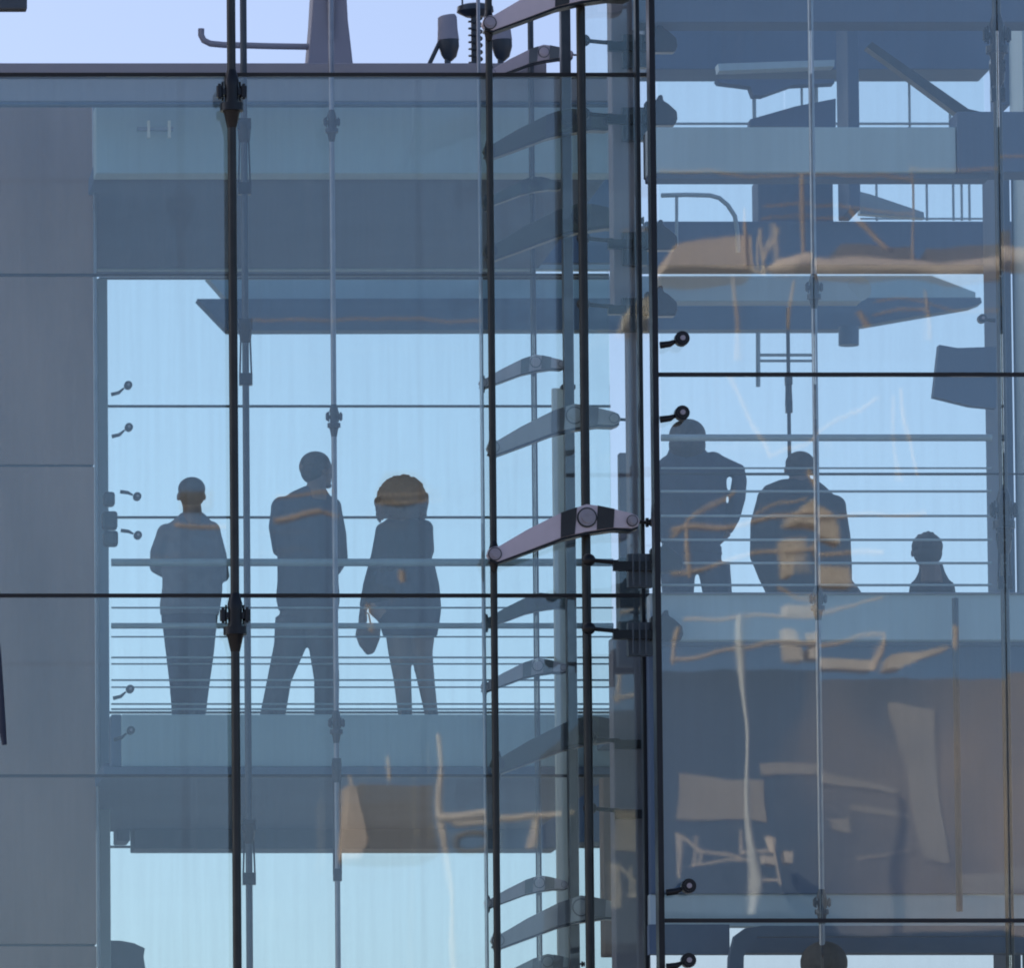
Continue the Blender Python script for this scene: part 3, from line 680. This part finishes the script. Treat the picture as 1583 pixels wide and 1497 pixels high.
# 3 woman with bushy hair, bag
def woman_extra(hb, Q, s):
    rnd = random.Random(3)
    for i in range(200):
        y = rnd.uniform(770, 801); t = (y - 770) / 31
        x = 621 + rnd.choice([-1, 1]) * (39 - 4 * t - rnd.uniform(0, 7))
        hb.ball(Q(x, y, rnd.uniform(-.10, .12)), rnd.uniform(1.6, 3.0)/s, rnd.uniform(3, 6)/s, rnd.uniform(4, 8)/s, 8, 6)
    for i in range(60):
        a = rnd.uniform(.05, .95) * math.pi
        hb.ball(Q(621 + 37.5*math.cos(a), 773 - 35.5*math.sin(a), rnd.uniform(-.06, .06)), 3/s, 4/s, 3/s, 8, 6)
def woman_bits(root, Q, s):
    sk = MB(); base = WL[root.name]
    rings(sk, [(Q((a+b)/2, y).x, base.y, Q(0, y).z, (b-a)/2/s, d/s) for y, a, b, d in ((870, 576, 672, 25), (905, 566, 680, 30), (940, 570, 683, 31), (965, 586, 680, 30), (985, 592, 676, 28))])
    sk.build('skirt', 'cloth_navy', root, voxel=.012, relax=5)
w3 = person('woman with big bushy shoulder-length hair carrying a handbag', (640, 1122), 3.55, 735,
       legs=[[(614, 960, 0, 21), (618, 1010, 0, 18), (622, 1050, 0, 14), (627, 1112, 0, 11)], [(655, 960, 0, 20), (652, 1010, 0, 17), (658, 1050, 0, 14), (668, 1112, 0, 10)]],
       torso=[(802, 598, 645, 18), (815, 584, 664, 23), (835, 580, 670, 26), (860, 578, 668, 24), (885, 572, 672, 27), (915, 562, 680, 30), (935, 566, 682, 30)],
       arms=[[(594, 822, 0, 14), (586, 860, 0, 13), (572, 905, .02, 11), (562, 945, .04, 8)], [(656, 818, 0, 14), (660, 850, .05, 13), (654, 880, .18, 10), (630, 886, .28, 8)]],
       headd=(622, 775, 20, 26, .1, 0), necks=(621, 800, 12),
       hair=[(621, 773, -.03, 39, 36, 37), (621, 784, -.04, 38, 30, 22)], extra=woman_extra, hairmat='hair_brown', group=GL,
       hands=[(562, 943, .04, (0, .05, -1), (-1, 0, 0), (0, 1, 0)), (632, 886, .27, (-.8, .5, 0), (0, -.3, 1), (0, 0, 1))], cloth='cloth_black', trouser='bare_leg', skirt=woman_bits)
bg_ = empty('handbag', W(568, 1012, 3.5)); tag(bg_, 'soft dark handbag hanging from the hand of the bushy haired woman', 'handbag')
MB().prism([(p.x, p.z) for p in (W(x, y, 3.5) for x, y in ((552, 968), (588, 968), (586, 990), (578, 1010), (568, 1013), (556, 998), (550, 982)))], 3.44, 3.54).build('bag', 'leather', bg_, bevel=.015)
MB().tube([W(x, y, 3.5) for x, y in ((555, 970), (556, 952), (562, 944), (570, 950), (574, 970))], .006, 8).build('strap', 'leather', bg_, smooth=True)

# 4 man with hand on hip
person('man with one hand on his hip at the left of the right hand group', (1078, 1062), .4, 648,
       legs=[[(1048, 872, 0, 28), (1048, 918, 0, 25), (1050, 975, 0, 20), (1052, 1056, 0, 17)], [(1103, 872, 0, 26), (1109, 918, 0, 23), (1110, 975, 0, 20), (1110, 1056, 0, 17)]],
       torso=[(686, 1040, 1086, 20), (694, 1034, 1090, 22), (702, 1031, 1094, 24), (712, 1026, 1108, 25), (730, 1018, 1124, 30), (760, 1016, 1124, 31), (790, 1018, 1122, 31), (820, 1018, 1122, 31), (842, 1024, 1113, 29), (858, 1022, 1118, 29)],
       arms=[[(1102, 718, 0, 19), (1124, 724, 0, 15), (1143, 728, 0, 11), (1143, 742, 0, 12), (1140, 770, 0, 13), (1134, 800, .02, 11), (1120, 824, .02, 11)], [(1034, 722, 0, 17), (1022, 760, 0, 15), (1020, 800, .05, 13), (1034, 830, .2, 10)]],
       headd=(1063, 680, 26, 33, -.25, 0), necks=(1062, 698, 14),
       hair=[(1062, 674, -.02, 29, 30, 26), (1061, 690, -.04, 29, 26, 26)], group=GR,
       hands=[(1126, 824, .02, (-.7, .2, -.5), (0, -1, 0), (0, 0, 1)), (1034, 830, .2, (.4, 1, -.3), (0, 0, 1), (1, 0, 0))], cloth='cloth_navy', trouser='cloth_navy')
# 5 broad back
person('broad backed man in a loose jacket in the middle of the right hand group', (1240, 1090), 2.0, 700,
       legs=[[(1215, 960, 0, 32), (1217, 1020, 0, 26), (1218, 1084, 0, 20)], [(1275, 960, 0, 32), (1274, 1020, 0, 26), (1272, 1084, 0, 20)]],
       torso=[(742, 1205, 1262, 20), (752, 1180, 1276, 26), (768, 1176, 1292, 32), (795, 1170, 1302, 36), (830, 1162, 1308, 38), (870, 1162, 1312, 39), (895, 1172, 1316, 39), (915, 1182, 1332, 38), (950, 1192, 1334, 36)],
       arms=[[(1186, 772, 0, 16), (1176, 810, .02, 16), (1174, 860, .04, 14), (1196, 890, .25, 10)], [(1290, 784, 0, 18), (1298, 830, .02, 18), (1302, 880, .04, 17), (1308, 906, .12, 14), (1310, 930, .2, 10)]],
       headd=(1236, 724, 21, 27, .35, 0), necks=(1234, 752, 17),
       hair=[(1236, 718, -.02, 23, 24, 20), (1234, 726, -.03, 20.5, 19, 18)], group=GR,
       hands=[(1198, 890, .25, (.5, 1, 0), (0, 0, 1), (1, 0, 0)), (1310, 930, .2, (-.2, .7, -.5), (0, 0, 1), (-1, 0, 0))], cloth='cloth_black', trouser='cloth_navy')
# 6 small person
def tuft(hb, Q, s):
    for dx, dy, r in ((2, -25, 4), (8, -24, 3.5), (-4, -24, 3.5), (13, -19, 4), (-12, -20, 4)): hb.ball(Q(1433 + dx, 850 + dy, 0), r/s, r/s, r*1.1/s, 8, 6)
person('small short haired person at the right, only head and shoulders above the parapet', (1440, 1110), 2.6, 822,
       legs=[[(1427, 1000, 0, 15), (1428, 1050, 0, 13), (1428, 1104, 0, 11)], [(1457, 1000, 0, 15), (1456, 1050, 0, 13), (1456, 1104, 0, 11)]],
       torso=[(872, 1421, 1457, 17), (885, 1420, 1461, 18), (896, 1414, 1467, 19), (907, 1408, 1475, 20), (925, 1406, 1480, 22), (960, 1412, 1472, 22), (985, 1410, 1474, 22)],
       arms=[[(1416, 908, 0, 10), (1410, 940, 0, 9), (1412, 970, .03, 8), (1416, 1000, .05, 6)], [(1466, 908, 0, 10), (1473, 940, 0, 9), (1472, 970, .03, 8), (1468, 1000, .05, 6)]],
       headd=(1433, 853, 22, 27, 0, 0), necks=(1438, 882, 16),
       hair=[(1433, 846, -.01, 24.5, 25, 22), (1433, 857, -.03, 22.5, 20, 20)], extra=tuft, group=GR,
       hands=[(1416, 1000, .05, (0, .2, -1), (-1, 0, 0), (0, 1, 0)), (1468, 1000, .05, (0, .2, -1), (1, 0, 0), (0, 1, 0))], cloth='cloth_black', trouser='cloth_navy')
# 7 person below, only the crown of the head in frame
person('very dark round head rising at the bottom border, lower right', (1273, 1890), -1.80, 1455,
       legs=[[(1250, 1700, 0, 26), (1252, 1800, 0, 20), (1252, 1884, 0, 16)], [(1296, 1700, 0, 26), (1294, 1800, 0, 20), (1294, 1884, 0, 16)]],
       torso=[(1536, 1246, 1300, 20), (1550, 1226, 1320, 26), (1575, 1218, 1328, 30), (1620, 1224, 1322, 30), (1670, 1226, 1320, 30), (1690, 1226, 1320, 30)],
       arms=[[(1230, 1568, 0, 16), (1220, 1620, 0, 14), (1222, 1670, .05, 12), (1232, 1710, .1, 9)], [(1316, 1568, 0, 16), (1326, 1620, 0, 14), (1324, 1670, .05, 12), (1314, 1710, .1, 9)]],
       headd=(1273, 1496, 28, 34, 0, 0), necks=(1273, 1530, 17),
       hair=[(1273, 1490, -.02, 37, 38, 34), (1273, 1508, -.03, 36, 34, 30)], group=None,
       hands=[(1232, 1710, .1, (0, .2, -1), (-1, 0, 0), (0, 1, 0)), (1314, 1710, .1, (0, .2, -1), (1, 0, 0), (0, 1, 0))], cloth='cloth_black', trouser='cloth_black')

# ------------------------------------------------------------------ the quay across the water, seen only mirrored in the glass
def V(px, py, Yv, Yp): p = W(px, py, Yv); return Vector((p.x, 2 * Yp - Yv, p.z))
def vbox(mb, x0, y0, x1, y1, Yv, Yp, dep=.6):
    a = V(x0, y0, Yv, Yp); b = V(x1, y1, Yv, Yp); return mb.box(a.x, b.x, a.y - dep, a.y, b.z, a.z)
def vbar(mb, a, b, r, Yv, Yp): return mb.tube([V(*a, Yv, Yp), V(*b, Yv, Yp)], r / S(Yv), 8)
def vpoly(mb, poly, Yv, Yp, dep=.6):
    ps = [V(x, y, Yv, Yp) for x, y in poly]; return mb.prism([(p.x, p.z) for p in ps], ps[0].y - dep, ps[0].y)
PR, PL = -2.3, 0.0
DR, DL = 70.0, 72.0
# ship on stocks: long rounded hull with deckhouse
sh = empty('moored_ship', V(1330, 430, DR, PR)); tag(sh, 'tan rounded boat hull mirrored in the upper right glass', 'boat')
hull = MB(); hr_ = []
for i in range(25):
    t = i / 24; x = 1186 + t * 420; r = 17 * (1 - (1 - min(1, t * 6)) ** 2) ** .5 + .8
    c_ = V(x, 404 + 6 * (1 - t) ** 3 + 4 * t, DR, PR); r /= S(DR)
    hr_.append([c_ + Vector((0, 1.6 * r * math.cos(a * math.pi / 8), r * math.sin(a * math.pi / 8))) for a in range(16)])
hull.ring_tube(hr_); hull.build('hull', 'tan_paint', sh, smooth=True)
d_ = MB(); vpoly(d_, [(1275, 392), (1285, 372), (1385, 366), (1400, 392)], DR, PR, 2); vbox(d_, 1420, 368, 1560, 390, DR, PR, 2); d_.build('deckhouse', 'grey_tan', sh)
d_ = MB(); vpoly(d_, [(1030, 415), (1040, 385), (1100, 362), (1158, 360), (1160, 415)], DR, PR, 2); d_.build('bow_cabin', 'tan_paint', sh)
d_ = MB()
for a, b, r in (((1020, 272), (1390, 264), 2), ((1390, 244), (1390, 400), 2.2), ((1390, 246), (1600, 250), 2), ((1228, 268), (1234, 392), 3.5), ((1145, 320), (1143, 415), 4),
                ((1176, 316), (1390, 316), 1.8), ((1176, 335), (1300, 335), 1.5), ((1305, 320), (1345, 372), 4), ((1118, 430), (1122, 560), 3), ((1225, 430), (1222, 505), 3), ((1405, 440), (1395, 520), 3), ((1330, 480), (1400, 472), 2),
                ((1330, 455), (1540, 468), 1.6), ((1310, 470), (1326, 500), 4)): vbar(d_, a, b, r, DR, PR)
d_.build('deck_railing', 'orange_paint', sh, smooth=True)
d_ = MB()
for a, b, r in (((1176, 350), (1184, 420), 3), ((1196, 352), (1176, 420), 2.5), ((1172, 362), (1168, 418), 2), ((1190, 345), (1200, 400), 2), ((1150, 416), (1186, 419), 3)): vbar(d_, a, b, r, DR, PR)
d_.build('rope_bundle', 'tan_pale', sh, smooth=True)

# scaffold gantry
gn = empty('scaffold_gantry', V(1200, 1035, DR - 2, PR)); tag(gn, 'tan scaffold beams mirrored across the jackets and parapet of the right hand people', 'scaffold')
d_ = MB()
for a, b, r in (((1033, 850), (1118, 775), 2.2), ((1033, 838), (1120, 828), 4), ((1120, 828), (1310, 795), 3.5), ((1033, 902), (1160, 870), 3), ((1160, 870), (1375, 848), 2.8), ((1058, 836), (1056, 904), 3.2),
                ((1033, 1034), (1240, 1000), 3.2), ((1240, 1000), (1375, 975), 2.8), ((1043, 985), (1041, 1040), 3.4), ((1375, 975), (1368, 1030), 4), ((1493, 962), (1488, 1000), 3.4),
                ((1195, 918), (1250, 952), 2.5), ((1250, 952), (1380, 920), 2.5), ((1050, 975), (1235, 962), 3), ((1220, 745), (1255, 790), 5), ((1160, 812), (1220, 786), 1.6),
                ((1110, 590), (1190, 720), 2.5), ((1372, 600), (1190, 720), 2.2), ((1404, 590), (1428, 730), 2.5), ((1390, 600), (1400, 740), 1.6), ((1290, 800), (1450, 790), 2.5)): vbar(d_, a, b, r, DR, PR)
d_.build('beams', 'tan_paint', gn, smooth=True)
d_ = MB()
for x0, y0, x1, y1 in ((1207, 846, 1218, 900), (1234, 846, 1246, 900), (1246, 872, 1335, 900), (1202, 984, 1213, 1032), (1230, 984, 1242, 1012), (1222, 1012, 1368, 1028), (1208, 944, 1250, 958)): vbox(d_, x0, y0, x1, y1, DR, PR)
vpoly(d_, [(1386, 1030), (1388, 1010), (1480, 996), (1440, 1012), (1410, 1030)], DR, PR)
vpoly(d_, [(1212, 824), (1222, 794), (1245, 781), (1280, 777), (1305, 790), (1318, 812), (1322, 838), (1262, 818), (1240, 830)], DR, PR)
d_.build('platforms', 'tan_pale', gn)
tag(MB().tube([V(x, y, DR - 6, PR) for x, y in ((1135, 965), (1136, 1060), (1133, 1180), (1132, 1290), (1131, 1420), (1130, 1700))], 4.6 / S(DR), 10).build('tall_pole', 'white_paint', smooth=True), 'bright wavering pole mirrored in the lower right glass', 'pole')

# brown warehouse, low right; slate end of its wall painted like mirrored sky
wh = empty('warehouse', V(1450, 1500, DR - 4, PR)); tag(wh, 'brown building mirrored in the lower right glass', 'building')
d_ = MB(); vpoly(d_, [(960, 3200), (960, 1052), (1330, 1046), (1700, 1040), (1700, 3200)], DR - 4, PR, 6); d_.build('wall', 'sky_to_brown_wall', wh)
d_ = MB(); vpoly(d_, [(1388, 1088), (1400, 1085), (1458, 1085), (1466, 1220), (1472, 1330), (1425, 1330), (1408, 1240)], DR - 4.02, PR, .015); d_.build('chimney', 'tan_dull', wh)
for poly, mm in (([(1290, 1262), (1328, 1258), (1330, 1282), (1294, 1280)], 'tan_dull'), ([(1326, 1240), (1402, 1254), (1403, 1262), (1328, 1250)], 'tan_dull'), ([(1335, 1318), (1405, 1314), (1405, 1320), (1336, 1324)], 'tan_dull'),
                 ([(1490, 1342), (1600, 1338), (1600, 1380), (1494, 1380)], 'tan_dull')):
    vpoly(MB(), poly, DR - 4.012, PR, .01).build('wall_panel', mm, wh)
sd_ = MB(); vpoly(sd_, [(900, 3200), (900, 1440), (1010, 1426), (1700, 1432), (1700, 3200)], DR - 8, PR, 1)  # added to cover the brown reflection below the joint
tag(sd_.build('slate_mask', 'inner_steel'), 'added slate grey shed mirrored under the lowest black joint at right', 'mask')
ct = empty('cargo_container', V(1100, 1280, DR - 3, PR)); tag(ct, 'grey tan box shape mirrored beside the corner in the lower right glass', 'container')
d_ = MB(); vbox(d_, 1034, 1214, 1170, 1281, DR - 4.02, PR, .015); d_.build('body', 'tan_dull', ct)
d_ = MB(); vpoly(d_, [(1162, 1188), (1280, 1196), (1385, 1212), (1380, 1220), (1270, 1212), (1164, 1206)], DR - 4.02, PR, .015); d_.build('boom', 'tan_dull', ct)
ts = empty('steel_truss', V(1100, 1380, DR - 5, PR)); tag(ts, 'pale truss of thin bars mirrored just above the lowest black joint at right', 'truss')
d_ = MB()
for a, b, r in (((1035, 1300), (1037, 1372), 2.4), ((1035, 1302), (1065, 1330), 2.6), ((1065, 1330), (1120, 1348), 2.4), ((1056, 1302), (1054, 1355), 1.6), ((1063, 1330), (1062, 1355), 1.6), ((1050, 1354), (1130, 1348), 2.2),
                ((1119, 1300), (1117, 1340), 2), ((1117, 1338), (1165, 1326), 2.4), ((1130, 1380), (1180, 1374), 3), ((1175, 1302), (1183, 1382), 2.8), ((1048, 1440), (1052, 1480), 2.4), ((1048, 1442), (1074, 1480), 2.2), ((1068, 1444), (1074, 1478), 2), ((1180, 1450), (1188, 1490), 4)): vbar(d_, a, b, r, DR - 5, PR)
vbox(d_, 1148, 1335, 1176, 1348, DR - 5, PR); vbox(d_, 1201, 1322, 1216, 1340, DR - 5, PR)
vpoly(d_, [(1166, 1302), (1186, 1302), (1180, 1326), (1172, 1326)], DR - 5, PR)
d_.build('bars', 'tan_pale', ts, smooth=False)

# harbour crane mirrored in the left glass
hc = empty('harbour_crane', V(700, 1500, DL, PL)); tag(hc, 'tan crane cab and mast mirrored below the left walkway', 'crane')
d_ = MB(); vbox(d_, 562, 1202, 680, 1312, DL, PL, 2); d_.build('cab', 'grey_tan', hc)
d_ = MB(); vpoly(d_, [(545, 1204), (558, 1204), (572, 1290), (560, 1318), (546, 1318)], DL - .02, PL, 1); d_.build('cab_edge', 'tan_paint', hc)
d_ = MB()
for a, b, r in (((686, 1125), (688, 1300), 4), ((688, 1300), (700, 1700), 2.8), ((700, 1262), (880, 1248), 5), ((820, 1252), (816, 1304), 4), ((606, 1160), (607, 1196), 3), ((548, 1190), (550, 1210), 2), ((740, 1245), (684, 1256), 7)): vbar(d_, a, b, r, DL, PL)
d_.build('jib', 'tan_pale', hc, smooth=True)
c0 = V(722, 1290, DL, PL); d_ = MB()
for i in range(24):
    a, b = i / 24 * 2 * math.pi, (i + 1) / 24 * 2 * math.pi
    d_.tube([c0 + Vector((.22 * math.cos(a), 0, .16 * math.sin(a))), c0 + Vector((.22 * math.cos(b), 0, .16 * math.sin(b)))], .05, 6)
d_.build('winch_wheel', 'grey_tan', hc, smooth=True)
dh = empty('dock_handrail', V(470, 800, DL, PL)); tag(dh, 'tan horizontal bands mirrored over the heads and shoulders of the left people', 'handrail')
d_ = MB()
for a, b, r in (((255, 810), (345, 812), 4), ((420, 768), (520, 760), 2.6), ((418, 805), (500, 790), 5), ((500, 790), (525, 797), 3), ((585, 765), (662, 764), 1.5), ((582, 777), (664, 776), 1.8), ((380, 497), (750, 497), 1.8), ((628, 882), (628, 900), 5), ((568, 925), (574, 970), 2.4)): vbar(d_, a, b, r, DL, PL)
d_.build('rails', 'orange_paint', dh, smooth=True)
d_ = MB(); vpoly(d_, [(583, 768), (586, 750), (600, 730), (642, 730), (658, 750), (664, 770), (640, 776), (600, 772)], DL, PL); vbox(d_, 274, 756, 322, 780, DL, PL)
d_.build('plates', 'tan_faint', dh)
print('objects', len(col.objects))
